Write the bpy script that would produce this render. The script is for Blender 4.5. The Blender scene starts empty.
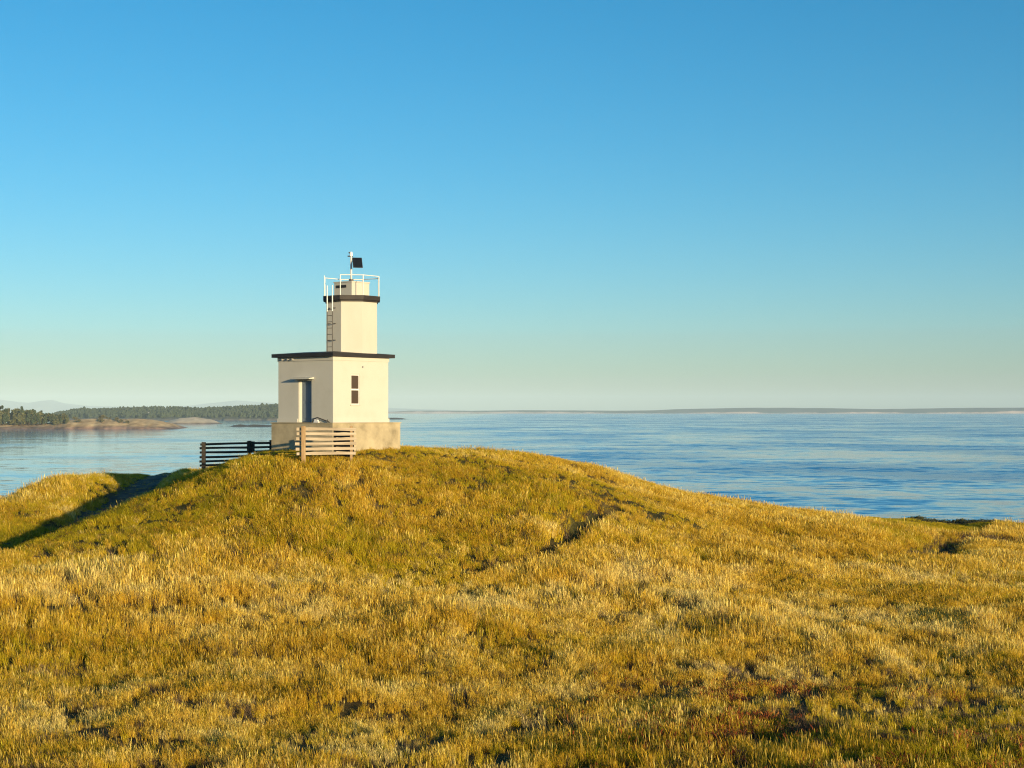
import bpy, bmesh, math, random
import numpy as np
from mathutils import Vector, Matrix

R = math.radians
S = bpy.context.scene
COL = S.collection
random.seed(4)
RNG = np.random.default_rng(11)

# ------------------------------------------------------------------ measures
F = 1500.0            # focal length in pixels of a 1024 px wide frame
HY = 411.0            # row of the horizon
SEA = -21.0           # sea level below the eye


def P(px, py, d):
    """world point seen at row/column of the survey sketch at depth d"""
    return ((px - 512.0) / F * d, d, -(py - HY) / F * d)


# ------------------------------------------------------------------ helpers
def link(o, parent=None):
    COL.objects.link(o)
    if parent is not None:
        o.parent = parent
    return o


def tag(o, label=None, cat=None, group=None, kind=None):
    if label: o['label'] = label
    if cat: o['category'] = cat
    if group: o['group'] = group
    if kind: o['kind'] = kind
    return o


def empty(name, loc, rz=0.0):
    o = bpy.data.objects.new(name, None)
    o.location = loc
    o.rotation_euler = (0, 0, rz)
    o.empty_display_size = 0.5
    return link(o)


def obj(name, bm, mat, parent=None, smooth=False, bevel=0.0):
    if bevel:
        bmesh.ops.bevel(bm, geom=[e for e in bm.edges if len(e.link_faces) == 2 and e.calc_face_angle(0) > 0.6],
                        offset=bevel, segments=2, affect='EDGES', clamp_overlap=True)
    me = bpy.data.meshes.new(name)
    bm.normal_update()
    bm.to_mesh(me)
    bm.free()
    if isinstance(mat, (list, tuple)):
        for m in mat: me.materials.append(m)
    elif mat: me.materials.append(mat)
    if smooth:
        for p in me.polygons: p.use_smooth = True
    o = bpy.data.objects.new(name, me)
    return link(o, parent)


def box(bm, x0, x1, y0, y1, z0, z1, M=None):
    vs = [bm.verts.new(Vector(c)) for c in ((x0, y0, z0), (x1, y0, z0), (x1, y1, z0), (x0, y1, z0),
                                            (x0, y0, z1), (x1, y0, z1), (x1, y1, z1), (x0, y1, z1))]
    if M is not None:
        for v in vs: v.co = M @ v.co
    for f in ((0, 3, 2, 1), (4, 5, 6, 7), (0, 1, 5, 4), (1, 2, 6, 5), (2, 3, 7, 6), (3, 0, 4, 7)):
        bm.faces.new([vs[i] for i in f])
    return vs


def tube(bm, a, b, r, n=10, r2=None):
    a, b = Vector(a), Vector(b)
    d = (b - a)
    if d.length < 1e-6: return
    d.normalize()
    t = d.orthogonal().normalized()
    s = d.cross(t)
    r2 = r if r2 is None else r2
    A = [bm.verts.new(a + (t * math.cos(2 * math.pi * k / n) + s * math.sin(2 * math.pi * k / n)) * r) for k in range(n)]
    B = [bm.verts.new(b + (t * math.cos(2 * math.pi * k / n) + s * math.sin(2 * math.pi * k / n)) * r2) for k in range(n)]
    for k in range(n):
        bm.faces.new((A[k], A[(k + 1) % n], B[(k + 1) % n], B[k]))
    bm.faces.new(A[::-1])
    bm.faces.new(B)


def prism(bm, ring0, ring1):
    A = [bm.verts.new(Vector(c)) for c in ring0]
    B = [bm.verts.new(Vector(c)) for c in ring1]
    n = len(A)
    for k in range(n):
        bm.faces.new((A[k], A[(k + 1) % n], B[(k + 1) % n], B[k]))
    bm.faces.new(A[::-1])
    bm.faces.new(B)


def octa(cx, cy, r, z):
    return [(cx + r * math.cos(R(22.5 + 45 * k)), cy + r * math.sin(R(22.5 + 45 * k)), z) for k in range(8)]


# ------------------------------------------------------------------ noise (numpy value noise)
_TAB = RNG.random((256, 256))


def vnoise(x, y):
    xi = np.floor(x).astype(int); yi = np.floor(y).astype(int)
    fx = x - xi; fy = y - yi
    fx = fx * fx * (3 - 2 * fx); fy = fy * fy * (3 - 2 * fy)
    g = lambda a, b: _TAB[a & 255, b & 255]
    return (g(xi, yi) * (1 - fx) * (1 - fy) + g(xi + 1, yi) * fx * (1 - fy)
            + g(xi, yi + 1) * (1 - fx) * fy + g(xi + 1, yi + 1) * fx * fy)


def fbm(x, y, scale, octv=4, gain=0.5, seed=0):
    x = np.asarray(x, float) / scale + 17.3 * seed + 40; y = np.asarray(y, float) / scale + 9.1 * seed + 40
    s = 0; a = 1; t = 0
    for _ in range(octv):
        s = s + a * vnoise(x, y); t += a
        x = x * 2.03 + 5.2; y = y * 2.03 + 1.7; a *= gain
    return s / t        # 0..1, mean .5


def sstep(a, b, x):
    t = np.clip((x - a) / (b - a), 0, 1)
    return t * t * (3 - 2 * t)


# ------------------------------------------------------------------ materials
def new_mat(name):
    m = bpy.data.materials.new(name)
    m.use_nodes = True
    nt = m.node_tree
    b = nt.nodes['Principled BSDF']
    return m, nt, b


def N(nt, typ, **kw):
    n = nt.nodes.new(typ)
    for k, v in kw.items(): setattr(n, k, v)
    return n


def ramp(nt, stops, interp='LINEAR'):
    n = nt.nodes.new('ShaderNodeValToRGB')
    n.color_ramp.interpolation = interp
    e = n.color_ramp.elements
    while len(e) > 1: e.remove(e[-1])
    e[0].position, e[0].color = stops[0][0], (*stops[0][1], 1)
    for p, c in stops[1:]:
        k = e.new(p); k.color = (*c, 1)
    return n


def noise_node(nt, scale, detail=5, rough=0.55, coord='Object', mscale=(1, 1, 1)):
    tc = N(nt, 'ShaderNodeTexCoord'); mp = N(nt, 'ShaderNodeMapping')
    mp.inputs['Scale'].default_value = mscale
    no = N(nt, 'ShaderNodeTexNoise')
    no.inputs['Scale'].default_value = scale; no.inputs['Detail'].default_value = detail
    no.inputs['Roughness'].default_value = rough
    nt.links.new(tc.outputs[coord], mp.inputs[0]); nt.links.new(mp.outputs[0], no.inputs[0])
    return no


def weathered(name, stops, scale, rough=0.8, bump=0.15, detail=7, mscale=(1, 1, 1), metal=0.0, lo=.3, hi=.7):
    m, nt, b = new_mat(name)
    no = noise_node(nt, scale, detail, 0.6, mscale=mscale)
    k = len(stops)
    rp = ramp(nt, [(lo + (hi - lo) * i / max(1, k - 1), c) for i, c in enumerate(stops)])
    nt.links.new(no.outputs[0], rp.inputs[0]); nt.links.new(rp.outputs[0], b.inputs['Base Color'])
    b.inputs['Roughness'].default_value = rough; b.inputs['Metallic'].default_value = metal
    if bump:
        bp = N(nt, 'ShaderNodeBump'); bp.inputs['Strength'].default_value = bump; bp.inputs['Distance'].default_value = 0.02
        n2 = noise_node(nt, scale * 4, 6, 0.65, mscale=mscale)
        nt.links.new(n2.outputs[0], bp.inputs['Height']); nt.links.new(bp.outputs[0], b.inputs['Normal'])
    return m


M_wall = weathered('white_stucco', [(.445, .435, .38), (.475, .466, .415), (.485, .476, .425)], .9, .75, .12)
M_tower = weathered('white_plaster', [(.445, .432, .375), (.47, .459, .405), (.485, .475, .42)], .8, .7, .08, mscale=(1, 1, .35))
M_conc = weathered('concrete', [(.22, .185, .115), (.33, .28, .18), (.40, .34, .22), (.46, .39, .26)], 1.3, .9, .45, lo=.28, hi=.72)
M_black = weathered('black_paint', [(.012, .011, .011), (.022, .019, .017)], 3, .6, .1)
M_band = weathered('black_band_paint', [(.012, .010, .009), (.028, .022, .018)], 3, .6, .1)
M_white = weathered('white_metal_paint', [(.66, .65, .61), (.72, .71, .68)], 3, .5, 0)
M_door = weathered('blue_grey_door_paint', [(.11, .15, .20), (.16, .21, .27)], 1.2, .5, .05, mscale=(1, 1, .3))
M_steel = weathered('dark_steel', [(.03, .028, .026), (.06, .055, .05)], 5, .55, .05)
M_panel, _nt, _b = new_mat('solar_cells')
_b.inputs['Base Color'].default_value = (.010, .012, .016, 1); _b.inputs['Roughness'].default_value = .35
M_glass, _nt, _b = new_mat('brown_window_glass')
_b.inputs['Base Color'].default_value = (.065, .042, .026, 1); _b.inputs['Roughness'].default_value = .25
M_lens, _nt, _b = new_mat('beacon_lens')
_b.inputs['Base Color'].default_value = (.75, .76, .76, 1); _b.inputs['Roughness'].default_value = .15
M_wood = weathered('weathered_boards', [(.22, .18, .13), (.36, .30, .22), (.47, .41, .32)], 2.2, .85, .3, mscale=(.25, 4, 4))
M_woodShade = weathered('shade_toned_weathered_boards', [(.018, .015, .012), (.036, .029, .022), (.06, .05, .04)], 2.2, .9, .3, mscale=(.25, 4, 4))  # same boards with the shade on the unlit fences put into the colour
M_post = weathered('weathered_posts', [(.16, .10, .05), (.27, .18, .09), (.35, .25, .13)], 3, .85, .3, mscale=(4, 4, .4))
M_grey = weathered('grey_metal', [(.25, .25, .25), (.35, .35, .34)], 4, .5, .05)


# ------------------------------------------------------------------ ground shape
CTRL = []


def cp(px, py, d): CTRL.append(P(px, py, d))


def cz(x, y, z): CTRL.append((x, y, z))


# foreground hollow
for px, off in ((-420, .3), (0, .0), (260, .1), (512, -.1), (760, -.15), (1024, -.2), (1450, -.3)):
    x28 = (px - 512) / F
    cz(x28 * 28, 28, -6.75 + off); cz(x28 * 40, 40, -7.1 + off)
    cz(x28 * 20, 20, -6.3 + off)
for y, z in ((0, -1.75), (8, -4.3), (-8, -2.2), (-25, -4.5)):
    cz(0, y, z)
for y, z in ((0, -4.8), (-25, -5.5)):
    cz(-24, y, z); cz(28, y, z - 2.6)
# main hill, columns px -> list of (row, depth)
cols = {
    -420: [(590, 52), (590, 66), (600, 80)],
    -150: [(600, 50), (578, 58), (560, 68), (540, 82)],
    0:    [(599, 50), (563, 59), (558, 62.5), (556, 67), (506, 85)],
    60:   [(604, 50), (557, 59), (535, 65.5), (534, 74), (513, 84), (482, 94)],
    110:  [(606, 50), (552, 59), (515, 68), (514, 80), (493, 92), (476, 102)],
    150:  [(607, 50), (546, 60), (498, 71), (498, 83), (484, 95), (475, 106)],
    200:  [(610, 50), (544, 60), (492, 67), (471, 76), (480, 96)],
    232:  [(611, 50), (545, 60), (490, 67), (463, 76), (470, 96)],
    280:  [(614, 50), (546, 60), (492, 67), (455, 73)],
    345:  [(616, 50), (550, 60), (494, 67), (457, 72), (446, 76), (443, 80)],
    420:  [(618, 50), (555, 60), (500, 68), (463, 75), (452, 82)],
    500:  [(618, 50), (557, 60), (503, 68), (466, 76), (455, 83)],
    560:  [(620, 50), (562, 60), (512, 68), (476, 77), (462, 86)],
    640:  [(622, 50), (574, 60), (530, 69), (496, 80), (484, 90)],
    720:  [(624, 50), (581, 60), (545, 70), (512, 83), (500, 96)],
    800:  [(626, 50), (588, 60), (556, 71), (528, 86), (515, 102)],
    850:  [(532, 86), (520, 104), (519, 118)],
    900:  [(627, 50), (592, 60), (565, 72), (541, 87), (527, 102), (521, 116), (519, 130)],
    960:  [(532, 104), (527, 118), (523, 132)],
    1024: [(628, 50), (595, 60), (571, 73), (551, 88), (541, 103), (533, 118), (527, 138)],
    1250: [(632, 50), (603, 60), (585, 75), (570, 90), (555, 140)],
    1500: [(640, 50), (612, 64), (600, 85), (585, 140)],
}
for px, L in cols.items():
    for py, d in L: cp(px, py, d)
# falling away behind the crest, down to the beach and under the sea
for px, crest in ((-420, 90), (-150, 90), (0, 92), (80, 101), (165, 112)):
    x = (px - 512) / F
    cz(x * crest * 1.22, crest * 1.22, -11); cz(x * crest * 1.7, crest * 1.7, -21.5); cz(x * 230, 230, -25)
for px in (250, 345, 420, 500, 560):
    x = (px - 512) / F
    cz(x * 98, 98, -3.7); cz(x * 118, 118, -8.5); cz(x * 165, 165, -20); cz(x * 230, 230, -25)
for px, d, z in ((640, 106, -6.6), (720, 112, -7.6), (800, 118, -9.2), (850, 132, -10.6)):
    x = (px - 512) / F
    cz(x * d, d, z); cz(x * (d + 22), d + 22, -14); cz(x * 180, 180, -21.5); cz(x * 240, 240, -25)
for px in (900, 1024, 1250, 1500):
    x = (px - 512) / F
    cz(x * 148, 148, -11.5); cz(x * 164, 164, -18); cz(x * 190, 190, -22); cz(x * 240, 240, -25)
CT = np.array(CTRL)


def _tps(r2): return 0.5 * r2 * np.log(r2 + 1e-9)


_n = len(CT)
_SC = 50.0
_X = CT[:, :2] / _SC
_K = _tps(((_X[:, None] - _X[None]) ** 2).sum(-1)) + np.eye(_n) * 2e-4
_Pm = np.hstack([np.ones((_n, 1)), _X])
_A = np.block([[_K, _Pm], [_Pm.T, np.zeros((3, 3))]])
_W = np.linalg.solve(_A, np.concatenate([CT[:, 2], np.zeros(3)]))


def base_h(x, y):
    x = np.asarray(x, float).ravel() / _SC; y = np.asarray(y, float).ravel() / _SC
    out = np.empty(len(x))
    for i in range(0, len(x), 20000):
        a, b = x[i:i + 20000], y[i:i + 20000]
        r2 = (a[:, None] - _X[None, :, 0]) ** 2 + (b[:, None] - _X[None, :, 1]) ** 2
        out[i:i + 20000] = _tps(r2) @ _W[:_n] + _W[_n] + _W[_n + 1] * a + _W[_n + 2] * b
    return out


def seg_dist(x, y, pts):
    """distance to a polyline of plan points"""
    best = np.full(x.shape, 1e9)
    for (ax, ay), (bx, by) in zip(pts[:-1], pts[1:]):
        dx, dy = bx - ax, by - ay
        t = np.clip(((x - ax) * dx + (y - ay) * dy) / (dx * dx + dy * dy), 0, 1)
        best = np.minimum(best, np.hypot(x - ax - t * dx, y - ay - t * dy))
    return best


def plan(L): return [((px - 512) / F * d, d) for px, d in L]


# footpaths worn into the hill:  plan polyline, half width, depth
PATH_L = plan([(-160, 58), (-60, 62), (0, 66), (30, 71), (60, 77.5), (85, 84), (108, 89), (135, 95), (158, 102), (180, 110)])
PATH_M = plan([(611, 72.6), (592, 68.8), (575, 65.6), (557, 63.3), (530, 60.6)])
PATH_M3 = plan([(515, 59.3), (478, 57.2)])
PATH_M2 = plan([(420, 78), (470, 76), (530, 75), (590, 74.5), (607, 73)])
PATH_S = plan([(590, 55.5), (640, 54), (690, 52.5)])
PATH_R = plan([(985, 93), (957, 92.5), (950, 87), (940, 81.5), (922, 77.5), (900, 73)])
PATH_D = plan([(1090, 93), (1024, 93.5), (975, 94.5)])


def path_l(x, y):
    """distance from the left path in units of its half width (narrow below, wide at the crest)"""
    px = 512 + F * x / np.maximum(y, 5)
    return seg_dist(x, y, PATH_L) / np.interp(px, [-60, 20, 70, 110, 150, 190], [.7, .75, .9, 1.1, 1.1, 1.0])


LH_BASE = ((333 - 512) / F * 75, 75.0)
LH_YAW = R(51.0)
_ca, _sa = math.cos(LH_YAW), math.sin(LH_YAW)


def lh_local(x, y):
    dx, dy = x - LH_BASE[0], y - LH_BASE[1]
    return dx * _ca + dy * _sa, -dx * _sa + dy * _ca


# skyline survey of the hill (column -> row of the bare ground), and the fitted correction
SKY_PX = [-150, 0, 30, 60, 100, 130, 165, 200, 230, 260, 300, 345, 370, 400, 420, 470, 500, 540, 590, 640, 700, 760, 800, 830, 870, 900, 950, 1000, 1024, 1200]
SKY_PY = [538, 506, 493, 481, 477, 475, 473, 472, 463, 454, 449, 447, 445, 449, 450, 452, 453, 456, 467, 482, 496.5, 507.5, 513.5, 516.5, 517.5, 519, 523, 525.5, 526.5, 540]
SKY_DZ = np.zeros(len(SKY_PX)); SKY_D = np.full(len(SKY_PX), 85.0)


def height(x, y):
    z = height0(x, y)
    x = np.asarray(x, float).ravel(); y = np.asarray(y, float).ravel()
    px = 512 + F * x / np.maximum(y, 5)
    k = np.exp(-((y - np.interp(px, SKY_PX, SKY_D)) / 9.0) ** 2) * (y > 40)
    return z + np.interp(px, SKY_PX, SKY_DZ) * k


def fit_skyline():
    d = np.arange(56, 145, .5)
    for it in range(4):
        for i, px in enumerate(SKY_PX):
            z = height((px - 512) / F * d, d)
            py = HY - z / d * F
            j = int(py.argmin())
            if it == 0: SKY_D[i] = d[j]
            SKY_DZ[i] -= (SKY_PY[i] - py[j]) / F * d[j] * .9


def height0(x, y):
    x = np.asarray(x, float).ravel(); y = np.asarray(y, float).ravel()
    z = base_h(x, y)
    w = sstep(-30, 20, y) * (1 - sstep(140, 170, y))
    z = z + w * ((fbm(x, y, 7, 3, .5, 1) - .5) * .7 + (fbm(x, y, 2.2, 3, .5, 2) - .5) * .28)
    z = z - .55 * np.exp(-(path_l(x, y) / 1.5) ** 4)
    z = z - .52 * np.exp(-(seg_dist(x, y, PATH_M) / .46) ** 2)
    z = z - .28 * np.exp(-(seg_dist(x, y, PATH_M3) / .5) ** 2)
    z = z - .3 * np.exp(-(seg_dist(x, y, PATH_S) / .5) ** 2)
    z = z - .55 * np.exp(-(seg_dist(x, y, PATH_R) / .6) ** 2)
    # grassy mound heaped against the sunny side of the plinth
    mx, my = P(371, 441, 75.0)[:2]
    z = z + .22 * np.exp(-((x - mx) ** 2 + (y - my) ** 2) / 1.1)
    return z


fit_skyline()


def grid_mesh(name, xs, ys, zfun, mat, kind='structure', smooth=True, attrs=None):
    gx, gy = np.meshgrid(xs, ys)
    x, y = gx.ravel(), gy.ravel()
    z = zfun(x, y)
    co = np.stack([x, y, z], 1).astype(np.float32)
    nx, ny = len(xs), len(ys)
    i = np.arange(nx * ny).reshape(ny, nx)
    q = np.stack([i[:-1, :-1], i[:-1, 1:], i[1:, 1:], i[1:, :-1]], -1).reshape(-1, 4)
    me = bpy.data.meshes.new(name)
    me.vertices.add(len(co)); me.vertices.foreach_set('co', co.ravel())
    me.loops.add(q.size); me.loops.foreach_set('vertex_index', q.ravel().astype(np.int32))
    me.polygons.add(len(q))
    me.polygons.foreach_set('loop_start', np.arange(0, q.size, 4, dtype=np.int32))
    me.polygons.foreach_set('loop_total', np.full(len(q), 4, np.int32))
    me.update(calc_edges=True)
    if smooth: me.polygons.foreach_set('use_smooth', np.ones(len(q), bool))
    for an, f in (attrs or {}).items():
        a = me.attributes.new(an, 'FLOAT', 'POINT'); a.data.foreach_set('value', f(x, y).astype(np.float32))
    me.materials.append(mat)
    o = bpy.data.objects.new(name, me)
    o['kind'] = kind
    return link(o)


def sward_mask(px, y):
    e = np.interp(px, [820, 850, 900, 960, 980, 1000, 1200], [122, 106, 100, 96, 98, 126, 126])
    return sstep(-1.5, 1.5, y - e) * sstep(825, 850, px)


def greenness(x, y):
    """0 = dry straw, 1 = green"""
    px = 512 + F * x / np.maximum(y, 1)
    g = .28 + (fbm(x, y, 9, 4, .55, 5) - .5) * 1.7
    g = g + .26 * sstep(330, 60, px) * sstep(50, 60, y)               # left flank stays greener
    g = g + .27 * np.exp(-((y - 67) / 7) ** 2) * sstep(720, 560, px)      # olive upper slope
    g = g + .14 * sstep(480, 200, px) * sstep(56, 66, y)
    g = g - .30 * np.exp(-((y - 51) / 4.0) ** 2)                      # dry belt at the foot of the hill
    g = g + 1.3 * sward_mask(px, y)            # mown sward by the cliff edge
    return np.clip(g, 0, 1)


def bareness(x, y):
    x = np.asarray(x, float); y = np.asarray(y, float)
    return np.exp(-path_l(x, y) ** 4)


M_ground, nt, b = new_mat('turf_soil')
no = noise_node(nt, .6, 8, .65)
r1 = ramp(nt, [(.3, (.045, .030, .014)), (.5, (.10, .068, .024)), (.7, (.20, .14, .04))])
r2 = ramp(nt, [(.3, (.018, .026, .006)), (.7, (.07, .075, .016))])
r3 = ramp(nt, [(.3, (.09, .07, .05)), (.7, (.20, .16, .12))])
for r in (r1, r2, r3): nt.links.new(no.outputs[0], r.inputs[0])
ag = N(nt, 'ShaderNodeAttribute', attribute_name='green'); ab = N(nt, 'ShaderNodeAttribute', attribute_name='bare')
mx1 = N(nt, 'ShaderNodeMix', data_type='RGBA'); mx2 = N(nt, 'ShaderNodeMix', data_type='RGBA')
nt.links.new(ag.outputs['Fac'], mx1.inputs[0]); nt.links.new(r1.outputs[0], mx1.inputs[6]); nt.links.new(r2.outputs[0], mx1.inputs[7])
nt.links.new(ab.outputs['Fac'], mx2.inputs[0]); nt.links.new(mx1.outputs[2], mx2.inputs[6]); nt.links.new(r3.outputs[0], mx2.inputs[7])
nt.links.new(mx2.outputs[2], b.inputs['Base Color']); b.inputs['Roughness'].default_value = .95
b.inputs['Specular IOR Level'].default_value = .1
bp = N(nt, 'ShaderNodeBump'); bp.inputs['Strength'].default_value = .6; bp.inputs['Distance'].default_value = .12
n2 = noise_node(nt, 5, 6, .7); nt.links.new(n2.outputs[0], bp.inputs['Height']); nt.links.new(bp.outputs[0], b.inputs['Normal'])

ground = grid_mesh('ground', np.arange(-95, 120.1, .4), np.arange(-30, 236.1, .4), height, M_ground,
                   attrs={'green': greenness, 'bare': bareness})

# the dirt path as its own strip, a few millimetres to centimetres above the soil
M_dirt = weathered('path_dirt', [(.035, .024, .014), (.075, .054, .034), (.17, .13, .09)], 1.4, .95, .5)


def path_strip(name, pts, half, mat, lift=.02, step=.5):
    P2 = [Vector((p[0], p[1])) for p in pts]
    fine = []
    for a, c in zip(P2[:-1], P2[1:]):
        n = max(1, int((c - a).length / step))
        fine += [a.lerp(c, k / n) for k in range(n)]
    fine.append(P2[-1])
    for _ in range(6):
        fine = [fine[0]] + [(fine[i - 1] + fine[i] * 2 + fine[i + 1]) / 4 for i in range(1, len(fine) - 1)] + [fine[-1]]
    nx = 9
    xy = []
    for i, p in enumerate(fine):
        t = (fine[min(i + 1, len(fine) - 1)] - fine[max(i - 1, 0)]).normalized()
        s = Vector((t.y, -t.x))
        h = half(512 + F * p.x / p.y) * (1 + .25 * math.sin(i * .9) * math.sin(i * .37))
        for k in range(nx):
            q = p + s * h * (k / (nx - 1) * 2 - 1)
            xy.append((q.x, q.y))
    xy = np.array(xy)
    z = height(xy[:, 0], xy[:, 1]) + lift
    bm = bmesh.new()
    vs = [bm.verts.new((a, c, d)) for (a, c), d in zip(xy, z)]
    for i in range(len(fine) - 1):
        for k in range(nx - 1):
            bm.faces.new((vs[i * nx + k], vs[i * nx + k + 1], vs[(i + 1) * nx + k + 1], vs[(i + 1) * nx + k]))
    o = obj(name, bm, mat, smooth=True)
    o['kind'] = 'structure'
    return o


path_strip('path', PATH_L, lambda px: float(np.interp(px, [-60, 20, 70, 110, 150, 190], [.6, .65, .75, .95, .95, .85])), M_dirt, .03)

# ------------------------------------------------------------------ grass
def blade_material(name, stops, trans=.36, rough=.6, root=(.35, .35, .35), tintcols=None):
    """per-tuft tint drives a colour ramp"""
    m, nt, b = new_mat(name)
    at = N(nt, 'ShaderNodeAttribute', attribute_name='tint', attribute_type='INSTANCER')
    rp = ramp(nt, stops)
    nt.links.new(at.outputs['Fac'], rp.inputs[0])
    # blade to blade variation stored on the tuft mesh
    av = N(nt, 'ShaderNodeAttribute', attribute_name='vary')
    hs = N(nt, 'ShaderNodeHueSaturation')
    m1 = N(nt, 'ShaderNodeMapRange'); m1.inputs[3].default_value = .58; m1.inputs[4].default_value = 1.22
    m2 = N(nt, 'ShaderNodeMapRange'); m2.inputs[3].default_value = .485; m2.inputs[4].default_value = .515
    nt.links.new(av.outputs['Fac'], m1.inputs[0]); nt.links.new(av.outputs['Fac'], m2.inputs[0])
    nt.links.new(m1.outputs[0], hs.inputs['Value']); nt.links.new(m2.outputs[0], hs.inputs['Hue'])
    nt.links.new(rp.outputs[0], hs.inputs['Color'])
    b.inputs['Roughness'].default_value = rough; b.inputs['Specular IOR Level'].default_value = .06
    nt.links.new(hs.outputs[0], b.inputs['Base Color'])
    tr = N(nt, 'ShaderNodeBsdfTranslucent'); nt.links.new(hs.outputs[0], tr.inputs[0])
    mx = N(nt, 'ShaderNodeMixShader'); mx.inputs[0].default_value = trans
    out = nt.nodes['Material Output']
    nt.links.new(b.outputs[0], mx.inputs[1]); nt.links.new(tr.outputs[0], mx.inputs[2]); nt.links.new(mx.outputs[0], out.inputs[0])
    return m


M_gold = blade_material('golden_grass_blade', [(0, (.54, .345, .024)), (.45, (.74, .485, .048)), (.8, (.87, .635, .12)), (1, (.91, .73, .25))])
M_green = blade_material('green_grass_blade', [(0, (.15, .145, .009)), (.5, (.43, .345, .016)), (1, (.66, .475, .028))])
M_stalk = blade_material('seed_stalk', [(0, (.52, .36, .07)), (.5, (.68, .50, .11)), (1, (.78, .63, .20))], .3)
M_red = blade_material('red_weed', [(0, (.16, .035, .016)), (.5, (.30, .085, .03)), (1, (.38, .17, .045))], .3)


def tuft(name, mat, rng, n, spread, hmin, hmax, w, lean, curve, head=0.0, wind=(-.10, .04)):
    verts, faces, vary = [], [], []
    for _ in range(n):
        a = rng.uniform(0, 2 * math.pi); rr = spread * math.sqrt(rng.random())
        bx, by = rr * math.cos(a), rr * math.sin(a)
        h = rng.uniform(hmin, hmax)
        la = rng.uniform(0, 2 * math.pi); ll = abs(rng.gauss(0, lean)) * h
        lx, ly = math.cos(la) * ll + wind[0] * h, math.sin(la) * ll + wind[1] * h
        cx, cy = math.cos(la) * curve * h * rng.random(), math.sin(la) * curve * h * rng.random()
        f = rng.uniform(0, math.pi); wx, wy = math.cos(f) * w * .5, math.sin(f) * w * .5
        v = rng.random()
        seg = [(0, 1.0), (.4, .9), (.75, .6), (1.0, .06)]
        if head and rng.random() < head: seg = [(0, .5), (.72, .4), (.80, 1.7), (.92, 1.5), (1.0, .1)]
        i0 = len(verts)
        for t, ww in seg:
            x = bx + lx * t + cx * t * t; y = by + ly * t + cy * t * t; z = h * (t - .12 * curve * t * t)
            verts.append((x - wx * ww, y - wy * ww, z - .04)); verts.append((x + wx * ww, y + wy * ww, z - .04))
            vary += [v, v]
        for k in range(len(seg) - 1):
            q = i0 + 2 * k
            faces.append((q, q + 1, q + 3, q + 2))
    me = bpy.data.meshes.new(name)
    me.from_pydata(verts, [], faces)
    at = me.attributes.new('vary', 'FLOAT', 'POINT'); at.data.foreach_set('value', vary)
    me.materials.append(mat)
    return bpy.data.objects.new(name, me)


rg = random.Random(5)


def coll(name, objs):
    c = bpy.data.collections.new(name)
    for o in objs: c.objects.link(o)
    return c


C_gold = coll('golden_tufts', [tuft('golden_tuft', M_gold, rg, 26, .10, .20, .54, .009, .10, .22, .15, (-.05, .02)) for _ in range(6)])
C_green = coll('green_tufts', [tuft('green_tuft', M_green, rg, 30, .10, .14, .44, .010, .14, .3, 0, (-.05, .02)) for _ in range(6)])
C_stalk = coll('stalk_tufts', [tuft('stalk_tuft', M_stalk, rg, 7, .16, .38, .70, .008, .07, .1, .8, (-.05, .02)) for _ in range(5)])
M_dead_shade = blade_material('dead_and_shade_stalk', [(0, (.055, .036, .026)), (.5, (.12, .08, .05)), (1, (.22, .16, .10))], .15)
C_dead_shade = coll('dead_shade_tufts', [tuft('dead_shade_tuft', M_dead_shade, rg, 22, .13, .12, .46, .009, .25, .4, .3) for _ in range(5)])
C_red = coll('red_tufts', [tuft('red_tuft', M_red, rg, 26, .18, .15, .48, .022, .3, .4, .5) for _ in range(4)])


def scatter(name, label, cat, pts, scl, tint, collection, tilt):
    n = len(pts)
    me = bpy.data.meshes.new(name)
    me.vertices.add(n); me.vertices.foreach_set('co', np.asarray(pts, np.float32).ravel())
    rot = np.zeros((n, 3), np.float32)
    rot[:, 0] = RNG.normal(0, tilt, n); rot[:, 1] = RNG.normal(0, tilt, n); rot[:, 2] = RNG.normal(0, .9, n)
    a = me.attributes.new('rot', 'FLOAT_VECTOR', 'POINT'); a.data.foreach_set('vector', rot.ravel())
    a = me.attributes.new('scl', 'FLOAT_VECTOR', 'POINT'); a.data.foreach_set('vector', np.asarray(scl, np.float32).ravel())
    a = me.attributes.new('tint', 'FLOAT', 'POINT'); a.data.foreach_set('value', np.asarray(tint, np.float32))
    a = me.attributes.new('pick', 'INT', 'POINT'); a.data.foreach_set('value', RNG.integers(0, len(collection.objects), n).astype(np.int32))
    o = bpy.data.objects.new(name, me)
    link(o); tag(o, label, cat, kind='stuff')
    g = bpy.data.node_groups.new(name + '_scatter', 'GeometryNodeTree')
    g.interface.new_socket('Geometry', in_out='INPUT', socket_type='NodeSocketGeometry')
    g.interface.new_socket('Geometry', in_out='OUTPUT', socket_type='NodeSocketGeometry')
    gi = g.nodes.new('NodeGroupInput'); go = g.nodes.new('NodeGroupOutput')
    ci = g.nodes.new('GeometryNodeCollectionInfo'); ci.inputs['Collection'].default_value = collection
    ci.inputs['Separate Children'].default_value = True; ci.inputs['Reset Children'].default_value = True
    ip = g.nodes.new('GeometryNodeInstanceOnPoints'); ip.inputs['Pick Instance'].default_value = True

    def na(nm, typ):
        k = g.nodes.new('GeometryNodeInputNamedAttribute'); k.data_type = typ; k.inputs['Name'].default_value = nm
        return k.outputs['Attribute']
    L = g.links.new
    L(gi.outputs[0], ip.inputs['Points']); L(ci.outputs[0], ip.inputs['Instance'])
    L(na('pick', 'INT'), ip.inputs['Instance Index'])
    L(na('rot', 'FLOAT_VECTOR'), ip.inputs['Rotation']); L(na('scl', 'FLOAT_VECTOR'), ip.inputs['Scale'])
    L(ip.outputs[0], go.inputs[0])
    md = o.modifiers.new('scatter', 'NODES'); md.node_group = g
    return o


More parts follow.
